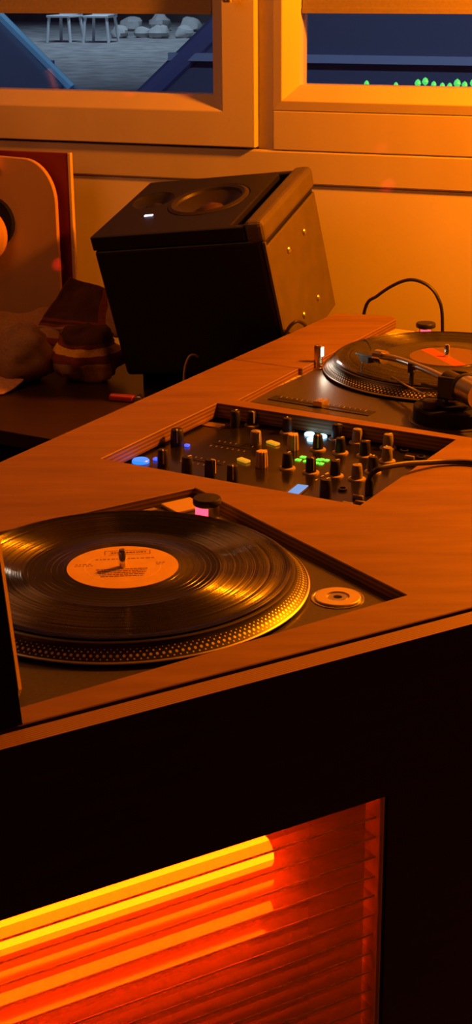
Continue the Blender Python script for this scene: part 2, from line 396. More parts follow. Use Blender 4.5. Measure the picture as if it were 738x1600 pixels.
# target lamp
tl = MB().lathe([(.0085, 0), (.0085, .002), (.0058, .0025), (.0058, .030), (.0050, .0325), (.002, .0335), (0, .0335)], 20, (.0785, -.155, 0)).build('target_lamp', M['brass'], t1, smooth=True)
tlv = MB().box(.0750, .0800, -.1505, -.1486, .018, .030).build('lamp_window', emit('target_bulb', (1, .88, .66), 22), tl)
# pitch control
ps = MB().box(.226, .246, -.134, .010, 0, .0010).build('pitch_plate', M['black'], t1)
MB().box(.2345, .2375, -.124, .000, .0010, .0013).build('slot', M['gloss'], ps)
MB().box(.227, .245, -.069, -.056, .0012, .0075).box(.229, .243, -.0635, -.0615, .0075, .0082).build('fader_cap', M['brass'], ps, bevel=.001)
tk = MB()
for i in range(17): tk.box(.2268, .2300 if i % 4 else .2318, -.124+i*.0076, -.1236+i*.0076, .0010, .0012)
tk.build('tick_marks', M['white'], ps)
lt = MB()
for i in range(14): lt.box(.112+i*.0058, .1155+i*.0058+(.001 if i % 3 else -.001), -.1585, -.1550, 0, .00025)
lt.build('printed_name', M['white'], t1)
# speed buttons by the front edge
for xx in (-.118, -.092): MB().box(xx-.010, xx+.010, -.1605, -.1545, 0, .002).build('speed_button', M['grey'], t1, bevel=.0005)
# recess for the single adapter
MB().lathe([(.0235, 0), (.0235, .0007), (.0220, .0007), (.0220, -.0), (0, 0.0001)], 40, (-.1424, .1306, 0), cap=False).build('adapter_recess', M['steel'], t1, smooth=True)
# tonearm
AX, AY = .2100, .1050
ab = MB().lathe([(.0520, 0), (.0520, .0015), (.0500, .002), (.0485, .002)], 48, (AX, AY, 0)).build('arm_base', M['plinth'], t1, smooth=True)
MB().lathe([(.0470, .002), (.0470, .0170), (.0450, .0190), (.0300, .0195), (.0290, .0240), (0, .0240)], 48, (AX, AY, 0), cap=False).build('height_ring', M['matteblack'], ab, smooth=True)
MB().lathe([(.012, .024), (.012, .034), (.009, .036)], 24, (AX, AY, 0)).build('pivot_post', M['steel'], ab, smooth=True)
yk = MB().box(AX-.020, AX-.015, AY-.012, AY+.012, .030, .058).box(AX+.015, AX+.020, AY-.012, AY+.012, .030, .058).box(AX-.020, AX+.020, AY-.012, AY+.012, .030, .034)
yk.build('gimbal_yoke', M['black'], ab, bevel=.002)
hx, hy = .0930, -.0560                                        # headshell over the record
dx, dy = hx-AX, hy-AY; L = math.hypot(dx, dy); ux, uy = dx/L, dy/L; nx, ny = -uy, ux
arm = MB(); pz = .047
def ap(t, off, z): return (AX+ux*t+nx*off, AY+uy*t+ny*off, z)
arm.tube([ap(-.02, 0, pz), ap(.05, 0, pz), ap(.09, -.001, pz-.002), ap(.13, -.003, pz-.005), ap(.165, -.001, pz-.008), ap(L-.012, .004, pz-.011)], .0042, 12, 5)
to = arm.build('tonearm_tube', M['steel'], t1, smooth=True)
MB().tube([ap(L-.022, .002, pz-.010), ap(L-.006, .005, pz-.0115)], .0090, 16, 1).build('collar', M['chrome'], to, smooth=True)
hsb = MB(); 
hsb.add([ap(L-.008, -.002, pz-.0145), ap(L-.008, .012, pz-.0145), ap(L+.030, .019, pz-.0165), ap(L+.030, .004, pz-.0165),
         ap(L-.008, -.002, pz-.0105), ap(L-.008, .012, pz-.0105), ap(L+.030, .019, pz-.0130), ap(L+.030, .004, pz-.0130)],
        [(0, 1, 2, 3), (7, 6, 5, 4), (0, 4, 5, 1), (1, 5, 6, 2), (2, 6, 7, 3), (3, 7, 4, 0)])
hs = hsb.build('headshell', M['black'], to, bevel=.001)
MB().add([ap(L+.004, .001, .0240), ap(L+.004, .013, .0240), ap(L+.024, .017, .0240), ap(L+.024, .005, .0240),
          ap(L+.004, .001, .0318), ap(L+.004, .013, .0318), ap(L+.024, .017, .0318), ap(L+.024, .005, .0318)],
         [(0, 1, 2, 3), (7, 6, 5, 4), (0, 4, 5, 1), (1, 5, 6, 2), (2, 6, 7, 3), (3, 7, 4, 0)]).tube([ap(L+.020, .011, .0245), ap(L+.024, .011, .0196)], .0007, 6, 1).build('cartridge', M['black'], to)
MB().tube([ap(L+.020, .004, pz-.015), ap(L+.030, -.004, pz-.012), ap(L+.050, -.008, pz-.006), ap(L+.062, -.009, pz-.007)], .0010, 6, 4).build('finger_lift', M['black'], to, smooth=True)
cw = MB()
cax = [ap(-.030, 0, pz), ap(-.064, 0, pz)]
cw.tube(cax, .0165, 28, 1); cw.build('counterweight', M['steel'], to, smooth=True)
MB().tube([ap(-.024, 0, pz), ap(-.030, 0, pz)], .0175, 28, 1).build('stylus_gauge', M['black'], to, smooth=True)
MB().tube([ap(.012, 0, pz), ap(-.020, 0, pz)], .0125, 20, 1).build('pivot_housing', M['black'], to, smooth=True)
ar = MB().lathe([(.0055, .0), (.0055, .004), (.0035, .005), (.0035, .034)], 12, (AX-.062, AY-.085, 0)).build('arm_rest', M['black'], t1, smooth=True)
MB().box(AX-.067, AX-.057, AY-.089, AY-.081, .034, .037).box(AX-.067, AX-.0645, AY-.089, AY-.081, .037, .047).box(AX-.0595, AX-.057, AY-.089, AY-.081, .037, .047).build('rest_clip', M['black'], ar, bevel=.0008)
MB().tube([(AX-.075, AY-.120, .020), (AX-.052, AY-.086, .0185), (AX-.020, AY-.045, .021), (AX-.01, AY-.028, .022)], .0014, 8, 5).build('cue_lever', M['chrome'], ab, smooth=True)
MB().tube([(AX-.030, AY-.055, .030), (AX-.022, AY-.030, .031), (AX-.022, AY+.02, .031)], .0026, 8, 4).build('arm_lifter', M['black'], ab, smooth=True)
MB().lathe([(.010, .0195), (.010, .029), (.008, .030)], 18, (AX+.026, AY-.016, 0)).build('antiskate_dial', M['black'], ab, smooth=True)

t2 = copy_tree(t1)
t2.location = (T2C.x, T2C.y, D-.010); t2.rotation_euler = (0, 0, T2Y+pi)
t2['label'] = 'dark turntable at the far end by the wall with visible tonearm and pop-up lamp'
# the near turntable's arm is parked on its rest
for ch in t1.children:
    if ch.name.startswith('tonearm_tube'):
        ch.matrix_local = Matrix.Translation((AX, AY, 0)) @ Matrix.Rotation(R(31), 4, 'Z') @ Matrix.Translation((-AX, -AY, 0))
for t in (t1, t2): t['group'] = 'turntables in the booth'
# light of the pop-up lamp on the far turntable (its bulb is lit there)
ly = Matrix.Rotation(T2Y+pi, 4, 'Z'); lpz = Vector((T2C.x, T2C.y, D-.010))+ly @ Vector((.0785, -.1475, .027)); tgt = Vector((T2C.x, T2C.y, D))+ly @ Vector((.082, -.118, 0))
lo = light('target_bulb', 'SPOT', lpz, .17, (1, .86, .66), spot_size=R(110), spot_blend=.8, shadow_soft_size=.003); aim(lo, tgt)

# records
def record(name, label, c, yaw, print_seed, labmat, group):
    r = thing(name, label, 'record', (c.x, c.y, D-.010+.0170), yaw, group)
    MB().lathe([(.004, 0), (.1505, 0), (.1512, .0008), (.1505, .0016), (.1480, .0022), (.1462, .0026), (.1455, .0022), (.090, .0022), (.0885, .0020), (.054, .0020), (.0525, .0025), (.004, .0025), (.004, 0)], 160, cap=False).build('disc', M['vinyl'], r, smooth=True)
    lb = MB().lathe([(.0037, .0026), (.0500, .0026), (.0500, .00275), (.0037, .00275), (.0037, .0026)], 64, cap=False).build('label', labmat, r)
    return r, lb
lab1 = mat('orange_paper_label', (.56, .36, .11), .62); noisy(lab1, (.54, .34, .09), (.60, .40, .13), 60, 3)
lab2 = mat('cream_and_red_label', (.55, .30, .15), .6)
tcn = N(lab2, 'ShaderNodeTexCoord'); sxn = N(lab2, 'ShaderNodeSeparateXYZ'); lk(lab2, tcn.outputs['Object'], sxn.inputs[0])
rmp = ramp(lab2, [(0, (.11, .06, .028)), (.28, (.11, .06, .028)), (.31, (.45, .06, .02)), (.42, (.45, .06, .02)), (.45, (.12, .065, .03)), (1, (.12, .065, .03))], sxn.outputs[0])
mpn = N(lab2, 'ShaderNodeMapRange'); lk(lab2, sxn.outputs[0], mpn.inputs[0]); mpn.inputs[1].default_value = -.05; mpn.inputs[2].default_value = .07
lk(lab2, mpn.outputs[0], rmp.inputs[0]); lk(lab2, rmp.outputs[0], bsdf(lab2).inputs['Base Color'])
r1, l1 = record('vinyl_record', 'black vinyl record with orange paper label on the near turntable', T1C, R(5), 1, lab1, 'records on the turntables')
r2_, l2 = record('vinyl_record', 'vinyl record with red and cream label under the far turntable tonearm', T2C, R(20), 2, lab2, 'records on the turntables')
ink = mat('label_ink', (.16, .06, .03), .6)
inkr = mat('label_red_ink', (.55, .16, .05), .6)
pr = MB(); zz = .00280
def bar(x0, x1, y, h): pr.box(x0, x1, y-h/2, y+h/2, .00272, zz)
bar(-.016, .024, .0385, .0008); bar(-.012, .026, .0290, .0008)          # long box at the top of the label
pr.box(-.0160, -.0152, .0290, .0385, .00272, zz); pr.box(.0252, .0260, .0290, .0385, .00272, zz)
x = -.024
random.seed(8)
def words(x0, x1, y, h, gap=.0016):
    x = x0
    while x < x1:
        wdt = random.uniform(.0014, .0045); bar(x, min(x+wdt, x1), y, h); x += wdt+gap*random.uniform(.4, 1)
words(-.010, .022, .0338, .0032, .0009)
words(-.024, -.004, .0185, .0020); words(.005, .030, .0185, .0020); words(-.042, -.028, .0080, .0016); words(-.043, -.026, .0045, .0014)
words(.030, .038, .0062, .0020); words(.030, .036, .0025, .0014)
for i, yy in enumerate((-.006, -.0100, -.0140, -.0180, -.0220)): words(-.024+.001*i, .022-.001*i, yy, .0024, .0008)
pr.build('print', ink, l1)
ring = MB().lathe([(.0335, .00272), (.0335, .00280), (.0343, .00280), (.0343, .00272)], 48, cap=False); ring.build('pressed_ring', mat('label_ring', (.72, .46, .2), .5), l1)

# single adapter lying in its recess
ad = thing('record_adapter', 'round metal single adapter with a centre hole on the near turntable corner', 'adapter')
ax_ = Vector((-cos(T1Y), -sin(T1Y))); ay_ = Vector((-ax_.y, ax_.x)); pos = T1C+ax_*-.1424+ay_*.1306
ad.location = (pos.x, pos.y, D-.0098)
MB().lathe([(.0205, 0), (.0205, .0016), (.0198, .0022), (.0105, .0022), (.0098, .0006), (.0085, .0006)], 40, cap=False).build('ring', mat('satin_brass', (.62, .50, .32), .42, .5), ad, smooth=True)
MB().lathe([(.0085, .0006), (.0085, .0014), (.0040, .0014), (.0036, .0003)], 28, cap=False).build('hub', M['steel'], ad, smooth=True)
MB().lathe([(.0036, .0003), (0, .0003)], 20, cap=False).build('centre_hole', M['matteblack'], ad)

# ------------------------------------------------------------------ mixer
mx = thing('dj_mixer', 'black mixer covered with knobs and lit buttons between the two turntables', 'mixer', (MC.x, MC.y, D-.020), MYAW+pi)
MB().box(-.132, .132, -.165, .165, -.07, 0).build('body', M['face'], mx, bevel=.002)
def knobmesh(r0, r1, h, m_, skirt=True, ribs=0):
    b = MB(); seg = 24 if ribs else 18; n = seg; prof = [(r0, .0018 if skirt else 0), (r0*.98, h*.5), (r1, h*.96), (r1*.9, h), (0, h)]
    b.lathe(prof, n, cap=False)
    if ribs:
        for i, v in enumerate(b.v):
            if (i//len(prof)) % 2: b.v[i] = (v[0]*.88, v[1]*.88, v[2])
    me = b.mesh('knob', m_); shade(me, 50 if not ribs else 15)
    sk = None
    if skirt:
        sk = MB().lathe([(r0*1.55, 0), (r0*1.5, .0014), (r0*.9, .0022)], 24).mesh('skirt', M['skirt']); shade(sk)
    pt = MB().box(-.0006, .0006, r1*.2, r1*1.0, h-.0003, h+.0004).box(-.0006, .0006, r0*.93, r0*1.04, h*.25, h).mesh('pointer', M['white'])
    return me, sk, pt
KN = dict(k=knobmesh(.0062, .0052, .0185, M['black']), tall=knobmesh(.0066, .0058, .0205, M['black'], False), big=knobmesh(.0082, .0070, .0200, M['black'], False),
          tan=knobmesh(.0072, .0064, .0185, M['tan'], False, 1), brown=knobmesh(.0064, .0055, .0170, M['grey']), grey=knobmesh(.0068, .0062, .0165, M['grey'], False))
ks = [('big', -.0091, -.1440), ('tall', .0665, -.1156), ('tall', .0764, -.0772), ('tall', .0718, -.0501), ('tall', .0769, -.0185), ('tall', -.1057, -.1207),
      ('grey', -.0565, -.0644), ('k', -.1195, -.1053), ('k', -.1150, -.0535), ('tan', -.0599, -.0166), ('tan', .0134, -.0177), ('k', -.0716, .0101), ('k', -.0731, .0384),
      ('k', -.1200, .0103), ('k', .0056, .0109), ('k', .0069, .0415), ('k', .0040, .0702), ('tall', .0714, .0924), ('brown', -.1190, .0380), ('k', -.0756, .0682),
      ('brown', -.1170, .0788), ('brown', -.0707, .0987), ('k', -.0280, .1011), ('brown', .0024, .0960)]
for i, (t, x, y) in enumerate(ks):
    me, sk, pt = KN[t]; rz = random.uniform(-2.2, 2.2)
    o = inst('knob', me, mx, (x, y, 0), rz)
    if sk: inst('skirt', sk, o)
    inst('pointer', pt, o)
def pad(name, x, y, w_, h_, m_, z1=.003, rz=0, parent=mx, bev=.001):
    o = MB().box(-w_/2, w_/2, -h_/2, h_/2, 0, z1).build(name, m_, parent, bevel=bev); o.location = (x, y, 0); o.rotation_euler = (0, 0, rz); return o
o = MB().lathe([(.0100, 0), (.0100, .0025), (.0088, .0038), (0, .0042)], 28, cap=False).build('effect_button', M['blue_led'], mx, smooth=True); o.location = (.0655, -.1465, 0)
pad('cue_light', .0507, -.1353, .006, .006, M['deep_led']); pad('cue_light', -.0102, -.1310, .005, .006, M['deep_led'])
pad('cue_button', -.0662, -.0465, .008, .017, M['yellow_led'], rz=-.35); pad('cue_button', .0070, -.0447, .008, .016, M['yellow_led'], rz=-.35); pad('cue_button', -.028, -.0445, .004, .006, M['yellow_led'])
for x, y in ((-.1190, -.0254), (-.1180, -.0083), (-.1015, -.0129)):
    o = MB().lathe([(.0062, 0), (.0062, .002), (.005, .003), (0, .0032)], 20, cap=False).build('beat_button', M['ice_led'], mx, smooth=True); o.location = (x, y, 0)
for i in range(3):
    for j in range(2): pad('level_led', -.0385+j*.012, .008+i*.0105, .0055, .0065, M['green_led'], .0012, bev=.0003)
    for j in range(2): pad('level_led', -.0405+j*.014, .031+i*.0065, .0055, .0050, M['green_led'], .0012, bev=.0003) if i < 2 else None
pad('display', .0643, .0556, .030, .013, M['lcd'], .0014, rz=.10)
pad('display_frame', .0643, .0556, .036, .019, M['gloss'], .0008, rz=.10)
pad('fader_plate', -.0985, -.1525, .016, .034, mat('fader_plate_metal', (.6, .45, .3), .3, .9), .0012)
for x in (.030, -.036): 
    pad('channel_fader_slot', x, -.085, .0022, .050, M['matteblack'], .0004, bev=0)
for i in range(7):
    for x in (.020, .040, -.046, -.026): pad('fader_tick', x, -.108+i*.0075,   .004, .0007, M['grey'], .0004, bev=0)
for x in (-.012, .0, .012, .024): pad('printed_mark', x, .058, .007, .0012, M['white'], .0004, bev=0)
for (x, y) in ((-.1237+.01, .1013), (.0422, .0985), (.100, .128), (-.100, .128)):
    o = MB().lathe([(.0052, 0), (.0052, .0025), (.0034, .0028), (.0034, .0004), (0, .0004)], 18, cap=False).build('socket', M['black'], mx, smooth=True); o.location = (x, y, 0)
for i, (x, y) in enumerate(((.085, .125), (.075, .135), (.060, .125), (-.09, .118), (-.07, .128))): pad('switch', x, y, .004, .012, M['grey'], .0045)
for x in (-.10, -.05, 0, .05, .10): pad('panel_line', x, .146, .036, .0007, M['white'], .0004, bev=0)

# cable plugged into the mixer
cb = thing('audio_cable', 'black cable plugged into the mixer and lying across the booth top', 'cable', (.1425, 1.540, D-.020))
cb_o = Vector(cb.location)
MB().tube([Vector(p)+Vector((0, 0, D))-cb_o for p in ((.1425, 1.540, -.004), (.1435, 1.530, .006), (.152, 1.527, .0135), (.178, 1.544, .0125), (.208, 1.567, .0065), (.231, 1.577, .0040), (.262, 1.573, .0033), (.33, 1.54, .0032), (.42, 1.56, .0032), (.48, 1.553, .0034), (.512, 1.549, .0040), (.526, 1.543, -.008), (.528, 1.542, -.08), (.530, 1.541, -.5), (.532, 1.54, -.946))], .0030, 10, 6).build('cord', M['cable'], cb, smooth=True)
MB().lathe([(.0032, 0), (.0048, .0005), (.0048, .013), (.0034, .018)], 14).build('plug', M['cable'], cb, smooth=True)

# ------------------------------------------------------------------ loudspeaker
sp = thing('loudspeaker', 'black studio loudspeaker tilted on its back behind the booth by the window', 'speaker', (-.0242, 2.3549, D+.0578))
sp.rotation_euler = (.2299, -.1213, -.4042)
HL, HD, HH = .2785/2, .2292/2, .2318/2
M['cab'] = mat('speaker_vinyl_wrap', (.008, .007, .007), .5, spec=.35); noisy(M['cab'], (.007, .006, .006), (.010, .009, .008), 220, 3, bump=.15, bdist=.0004)
M['foot'] = mat('speaker_base_pad', (.085, .070, .055), .55); noisy(M['foot'], (.075, .062, .05), (.098, .08, .063), 30, 4, bump=.1, bdist=.0006)
MB().box(-HL, HL-.004, -HD, HD, -HH, HH-.022).build('cabinet', M['cab'], sp, bevel=.007, seg=3)
bf = MB(); wc = (.006, .012); wr = .0640
circ = [(wc[0]+wr*cos(2*pi*i/40), wc[1]+wr*sin(2*pi*i/40)) for i in range(40)]
tc_ = (-.096, .028); tr = .033
circ2 = [(tc_[0]+tr*cos(2*pi*i/28), tc_[1]+tr*sin(2*pi*i/28)) for i in range(28)]
slot = [(.088, -HD+.012), (.109, -HD+.012), (.109, HD-.012), (.088, HD-.012)]
bf.prism([(-HL, -HD), (HL-.028, -HD), (HL-.028, HD), (-HL, HD)], HH-.022, HH, [circ, circ2, slot])
bf.build('baffle', M['cab'], sp, bevel=.005, seg=3)
MB().box(HL-.028, HL+.002, -HD, HD, HH-.028, HH+.006).build('bottom_lip', M['foot'], sp, bevel=.008, seg=3)
MB().lathe([(wr, -.002), (wr*.99, .001), (wr*.90, .0035), (wr*.82, .001), (wr*.80, -.003), (wr*.34, -.018)], 40, (*wc, HH-.001), cap=False).build('woofer_cone', mat('woofer_cone', (.022, .017, .016), .45), sp, smooth=True)
MB().lathe([(wr*.36, -.019), (wr*.30, -.012), (wr*.15, -.007), (0, -.0055)], 24, (*wc, HH-.001), cap=False).build('dust_cap', mat('dust_cap', (.06, .03, .03), .35), sp, smooth=True)
MB().lathe([(tr, 0), (tr*.8, -.006), (tr*.42, -.011), (tr*.36, -.008), (0, -.004)], 28, (*tc_, HH-.001), cap=False).build('tweeter', M['black'], sp, smooth=True)
MB().box(.086, .111, -HD+.01, HD-.01, HH-.0225, HH-.0215).build('port_back', M['matteblack'], sp)
MB().box(-.080, -.066, -.0425, -.0375, HH, HH+.0012).build('pilot_light', M['pilot'], sp, bevel=.0005)
MB().box(HL-.004, HL, -HD+.006, HD-.006, -HH+.006, HH-.034).build('base_pad', M['foot'], sp, bevel=.003)
MB().box(HL-.004, HL+.001, -HD, -HD+.005, -HH+.004, HH-.026).build('pad_edge', M['foot'], sp, bevel=.001)
for y, z in ((.036, .045), (-.035, .0455), (.0405, -.066), (-.027, -.064)):
    MB().lathe([(.0052, 0), (.0052, .0015), (.0038, .0028), (0, .0030)], 16, (HL, y, z), 'x', cap=False).build('screw', M['steel'], sp, smooth=True)
# wedge stand below the speaker
sw_ = MB()
ml = sp.rotation_euler.to_matrix(); bc = [Vector(sp.location)+ml @ Vector((x*HL*.85, y*HD*.85, -HH)) for x, y in ((-1, -1), (1, -1), (1, 1), (-1, 1))]
SHZ = D-.12
sw_.add([(p.x, p.y, SHZ) for p in bc]+[(p.x, p.y, p.z-.0008) for p in bc], [(3, 2, 1, 0), (4, 5, 6, 7), (0, 1, 5, 4), (1, 2, 6, 5), (2, 3, 7, 6), (3, 0, 4, 7)])
wd = sw_.build('speaker_wedge', M['matteblack']); tag(wd, 'black wedge under the tilted loudspeaker', 'stand')

# ------------------------------------------------------------------ low cabinet behind the booth
M['shelf'] = mat('dark_lacquer', (.030, .016, .011), .30); noisy(M['shelf'], (.026, .014, .010), (.036, .019, .013), 8, 4, (1, 6, 1))
lc = thing('low_cabinet', 'low dark cabinet behind the booth carrying cloth bundles and loudspeaker', 'cabinet', (-.30, 2.30, 0))
e0, e1 = Vector((-.3401, 2.1167)), Vector((-.2659, 2.0741)); ed = (e1-e0).normalized()
pA = e0-ed*.9; pB = e0+ed*.24; 
wp = lambda s_, off: Vector(WP[:2])+Vector((.9319, -.3628))*s_+Vector((-.3628, -.9319))*off
poly = [pA, pB, DJ1.lerp(DJ0, .30)+Vector((-.9, .5))*.02, DJ1+Vector((-.03, .005)), wp(-.07, .012), wp(-1.25, .012)]
poly = [tuple(p-Vector((-.30, 2.30))) for p in poly]
MB().prism(poly, SHZ-.022, SHZ).build('top', M['shelf'], lc, bevel=.002)
poly2 = [(x*.96, y*.92) for x, y in poly]
MB().prism(poly2, 0, SHZ-.022).build('carcass', M['matteblack'], lc)

# ------------------------------------------------------------------ things by the wall on the left
def cloth(name, corners, nu, nv, amp, seed, mats, label, thick=.004, colour=None, sag=0):
    """rumpled cloth over four corners, given in world space"""
    A, B, C, E_ = [Vector(c) for c in corners]; b = MB(); vs = []
    nrm = (B-A).cross(E_-A).normalized()
    for j in range(nv+1):
        for i in range(nu+1):
            u, v = i/nu, j/nv
            p = A*(1-u)*(1-v)+B*u*(1-v)+C*u*v+E_*(1-u)*v
            d = noise.noise(Vector((u*2.3+seed, v*2.6, seed*1.7)))+.45*noise.noise(Vector((u*6+seed, v*5, seed)))
            p = p+nrm*amp*d+nrm*sag*sin(pi*u)*sin(pi*v)
            vs.append(p)
    o0 = sum((Vector(c) for c in corners), Vector())/4; o0.z = min(v.z for v in vs)
    b.add([v-o0 for v in vs], [(j*(nu+1)+i, j*(nu+1)+i+1, (j+1)*(nu+1)+i+1, (j+1)*(nu+1)+i) for j in range(nv) for i in range(nu)])
    if colour: b.mi = [colour((i+.5)/nu, (j+.5)/nv) for j in range(nv) for i in range(nu)]
    me = b.mesh(name, mats); o = bpy.data.objects.new(name, me); COL.objects.link(o); o.location = o0
    for p in me.polygons: p.use_smooth = True
    s_ = o.modifiers.new('thickness', 'SOLIDIFY'); s_.thickness = thick
    s2 = o.modifiers.new('smooth', 'SUBSURF'); s2.levels = 1; s2.render_levels = 1
    return tag(o, label, 'cloth', 'cloths on the low cabinet')
def fab(name, c, r=.9):
    m = mat(name, c, r, spec=.2); noisy(m, tuple(x*.85 for x in c), tuple(min(1, x*1.1) for x in c), 260, 3, bump=.4, bdist=.0006); return m
F = dict(maroon=fab('maroon_fabric', (.085, .035, .030)), red=fab('dull_red_fabric', (.22, .055, .035)), tan=fab('tan_fabric', (.40, .25, .14)),
         yel=fab('mustard_fabric', (.85, .52, .06)), beige=fab('beige_fabric', (.36, .24, .17)), pale=fab('pale_pink_fabric', (.60, .36, .26)), dark=fab('dark_olive_fabric', (.05, .05, .035)))
def bundle(name, c, rad, seed, mats, colour, label, yaw=0, amp=.25, nu=36, nv=24):
    b = MB(); vs = []
    rot = Matrix.Rotation(yaw, 3, 'Z')
    for j in range(nv+1):
        th = pi*j/nv
        for i in range(nu):
            a = 2*pi*i/nu; n_ = Vector((sin(th)*cos(a), sin(th)*sin(a), cos(th)))
            k = 1+amp*(noise.noise(n_*1.7+Vector((seed, 0, 0)))+.5*noise.noise(n_*4.2+Vector((0, seed, 0))))
            p = Vector((n_.x*rad[0], n_.y*rad[1], n_.z*rad[2]))*k
            p = rot @ p; p.z = max(p.z, -rad[2]*.8)
            vs.append(p)
    fs = [(j*nu+i, j*nu+(i+1) % nu, (j+1)*nu+(i+1) % nu, (j+1)*nu+i) for j in range(nv) for i in range(nu)]
    b.add(vs, fs); b.mi = [colour((i+.5)/nu, (j+.5)/nv) for j in range(nv) for i in range(nu)]
    me = b.mesh(name, mats)
    for p in me.polygons: p.use_smooth = True
    o = bpy.data.objects.new(name, me); COL.objects.link(o); o.location = (c[0], c[1], SHZ+rad[2]*.8)
    return tag(o, label, 'cloth', 'cloths on the low cabinet')
# draped patterned scarf with a maroon square and red border
cloth('patterned_scarf', ((-.325, 2.46, D-.050), (-.190, 2.44, D-.062), (-.196, 2.50, D-.002), (-.272, 2.51, D+.024)), 26, 20, .010, 3.1, [F['maroon'], F['red'], F['tan']],
      'patterned scarf with dark square and red stripe heaped beside the loudspeaker',
      colour=lambda u, v: 2 if (u > .86 and v < .8) or v < .07 else (1 if (u > .72 or v < .22) and not (.10 < v < .16) else 0))
cloth('tan_cloth', ((-.42, 2.44, D-.068), (-.285, 2.43, D-.075), (-.285, 2.50, D-.022), (-.42, 2.51, D-.040)), 20, 14, .012, 7.7, [F['tan'], F['red']],
      'orange tan cloth spread under the leaning board', colour=lambda u, v: 1 if v < .15 else 0)
bundle('rolled_blanket', (-.236, 2.400, 0), (.052, .050, .050), 2.2, [F['maroon'], F['yel'], F['tan'], F['red']],
       lambda u, v: 0 if v < .34 else (1 if .36 < v < .46 else (3 if v < .53 else (1 if .68 < u < .84 else 2))), 'folded blanket with maroon top and mustard yellow stripes', .4, .30)
bundle('rolled_blanket', (-.352, 2.395, 0), (.060, .050, .052), 5.4, [F['beige'], F['dark']], lambda u, v: 0, 'beige blanket bundle at the left end of the low cabinet', -.2, .22)
cloth('pale_cloth', ((-.42, 2.305, D-.1175), (-.362, 2.300, D-.1175), (-.331, 2.345, D-.106), (-.42, 2.36, D-.098)), 10, 8, .003, 1.3, [F['pale']], 'pale pink cloth corner in front of the beige bundle', .003)
# small red lighter
lg = thing('lighter', 'small red lighter lying on the dark cabinet behind the booth', 'lighter', (-.172, 2.262, SHZ), R(-18))
MB().box(-.022, .020, -.006, .006, 0, .011).build('body', mat('red_lighter_plastic', (.45, .05, .07), .3), lg, bevel=.004, seg=3)
MB().box(.020, .032, -.0055, .0055, .0005, .0105).build('metal_cap', M['steel'], lg, bevel=.002)
MB().lathe([(.0035, -.003), (.0035, .003)], 12, (.027, 0, .0105), 'y').build('spark_wheel', M['steel'], lg)
# red board leaning on the wall
wb = wp(-.60, .075)
bd = thing('leaning_board', 'thin dark red board with bare edge leaning by the wall under the left window', 'board', (wb.x, wb.y, SHZ), WYAW)
MB().box(-.30, .1085, -.004, .004, 0, D+.2165-SHZ).build('panel', mat('dark_red_paint', (.22, .018, .010), .5), bd)
MB().box(.1085, .1140, -.0045, .0045, 0, D+.2170-SHZ).build('edge_strip', mat('pale_board_edge', (.70, .50, .32), .5), bd, bevel=.001)
# tan rounded panel in front of it
wb = wp(-.60, .100)
tp = thing('chair_back', 'tan plywood chair back with rounded corner standing before the red board', 'chair', (wb.x, wb.y, SHZ), WYAW)
H = D+.2095-SHZ; cxr, rad = .098, .058
pts = [(-.26, 0), (cxr, 0), (cxr, H-rad*1.25)]+[(cxr-rad+rad*cos(a), H-rad*1.25+rad*1.25*sin(a)) for a in [pi/2*k/10 for k in range(1, 11)]]+[(-.26, H+.012)]
vs = [(x, y, z) for y in (-.008, .002) for x, z in pts]; n = len(pts)
M['tanply'] = mat('tan_plywood', (.55, .33, .16), .5); noisy(M['tanply'], (.50, .29, .13), (.58, .36, .18), 12, 5, (1, 1, .25))
MB().add(vs, [tuple(range(n)), tuple(range(2*n-1, n-1, -1))]+[(i, i+n, (i+1) % n+n, (i+1) % n) for i in range(n)]).build('backrest', M['tanply'], tp, bevel=.0015)
# round pad and post of the chair, cut by the frame
MB().lathe([(0, -.030), (.040, -.029), (.047, -.022), (.047, -.010), (.043, -.006), (0, -.006)], 36, (-.035, -.012, D+.083-SHZ), 'y', cap=False).build('round_pad', mat('tan_pad', (.62, .36, .15), .55), tp, smooth=True)
MB().lathe([(.043, -.007), (.043, .006)], 24, (-.023, -.012, D+.102-SHZ), 'y').build('pad_shadow', M['matteblack'], tp)  # black disc standing in for the crescent shadow beside the pad
MB().tube([(-.010, -.016, D+.190-SHZ), (-.013, -.018, D+.215-SHZ), (-.022, -.020, D+.250-SHZ), (-.05, -.02, D+.33-SHZ)], .008, 10, 4).build('post', mat('pink_post', (.62, .36, .26), .5), tp, smooth=True)

# ------------------------------------------------------------------ cables round the speaker and the wall
def cable(name, pts, r, label, m_=None):
    o0 = Vector(pts[0])+Vector((0, 0, D)); b = MB().tube([Vector(p)+Vector((0, 0, D))-o0 for p in pts], r, 8, 6)
    o = b.build(name, m_ or M['cable'], smooth=True); o.location = o0
    return tag(o, label, 'cable')
cable('power_cable', [(.198, 2.392, -.11), (.207, 2.383, -.008), (.226, 2.376, .016), (.254, 2.365, .037), (.278, 2.355, .045), (.302, 2.346, .037), (.317, 2.340, .018), (.324, 2.337, -.012), (.326, 2.337, -.10)], .0027, 'black cable looping up against the wall behind the far turntable')
cable('speaker_cable', [(.066, 2.190, -.08), (.073, 2.200, -.014), (.080, 2.202, .006), (.091, 2.206, .015), (.102, 2.224, .008), (.107, 2.250, -.006), (.108, 2.265, -.06)], .0026, 'thin dark cable looping beside the loudspeaker base')
cable('speaker_cable', [(-.078, 2.262, -.118), (-.077, 2.258, -.075), (-.070, 2.262, -.052), (-.060, 2.268, -.050), (-.050, 2.272, -.060), (-.036, 2.275, -.080), (-.020, 2.275, -.118)], .0018, 'thin tan cable looping in front of the loudspeaker', mat('tan_cable', (.62, .42, .28), .45))

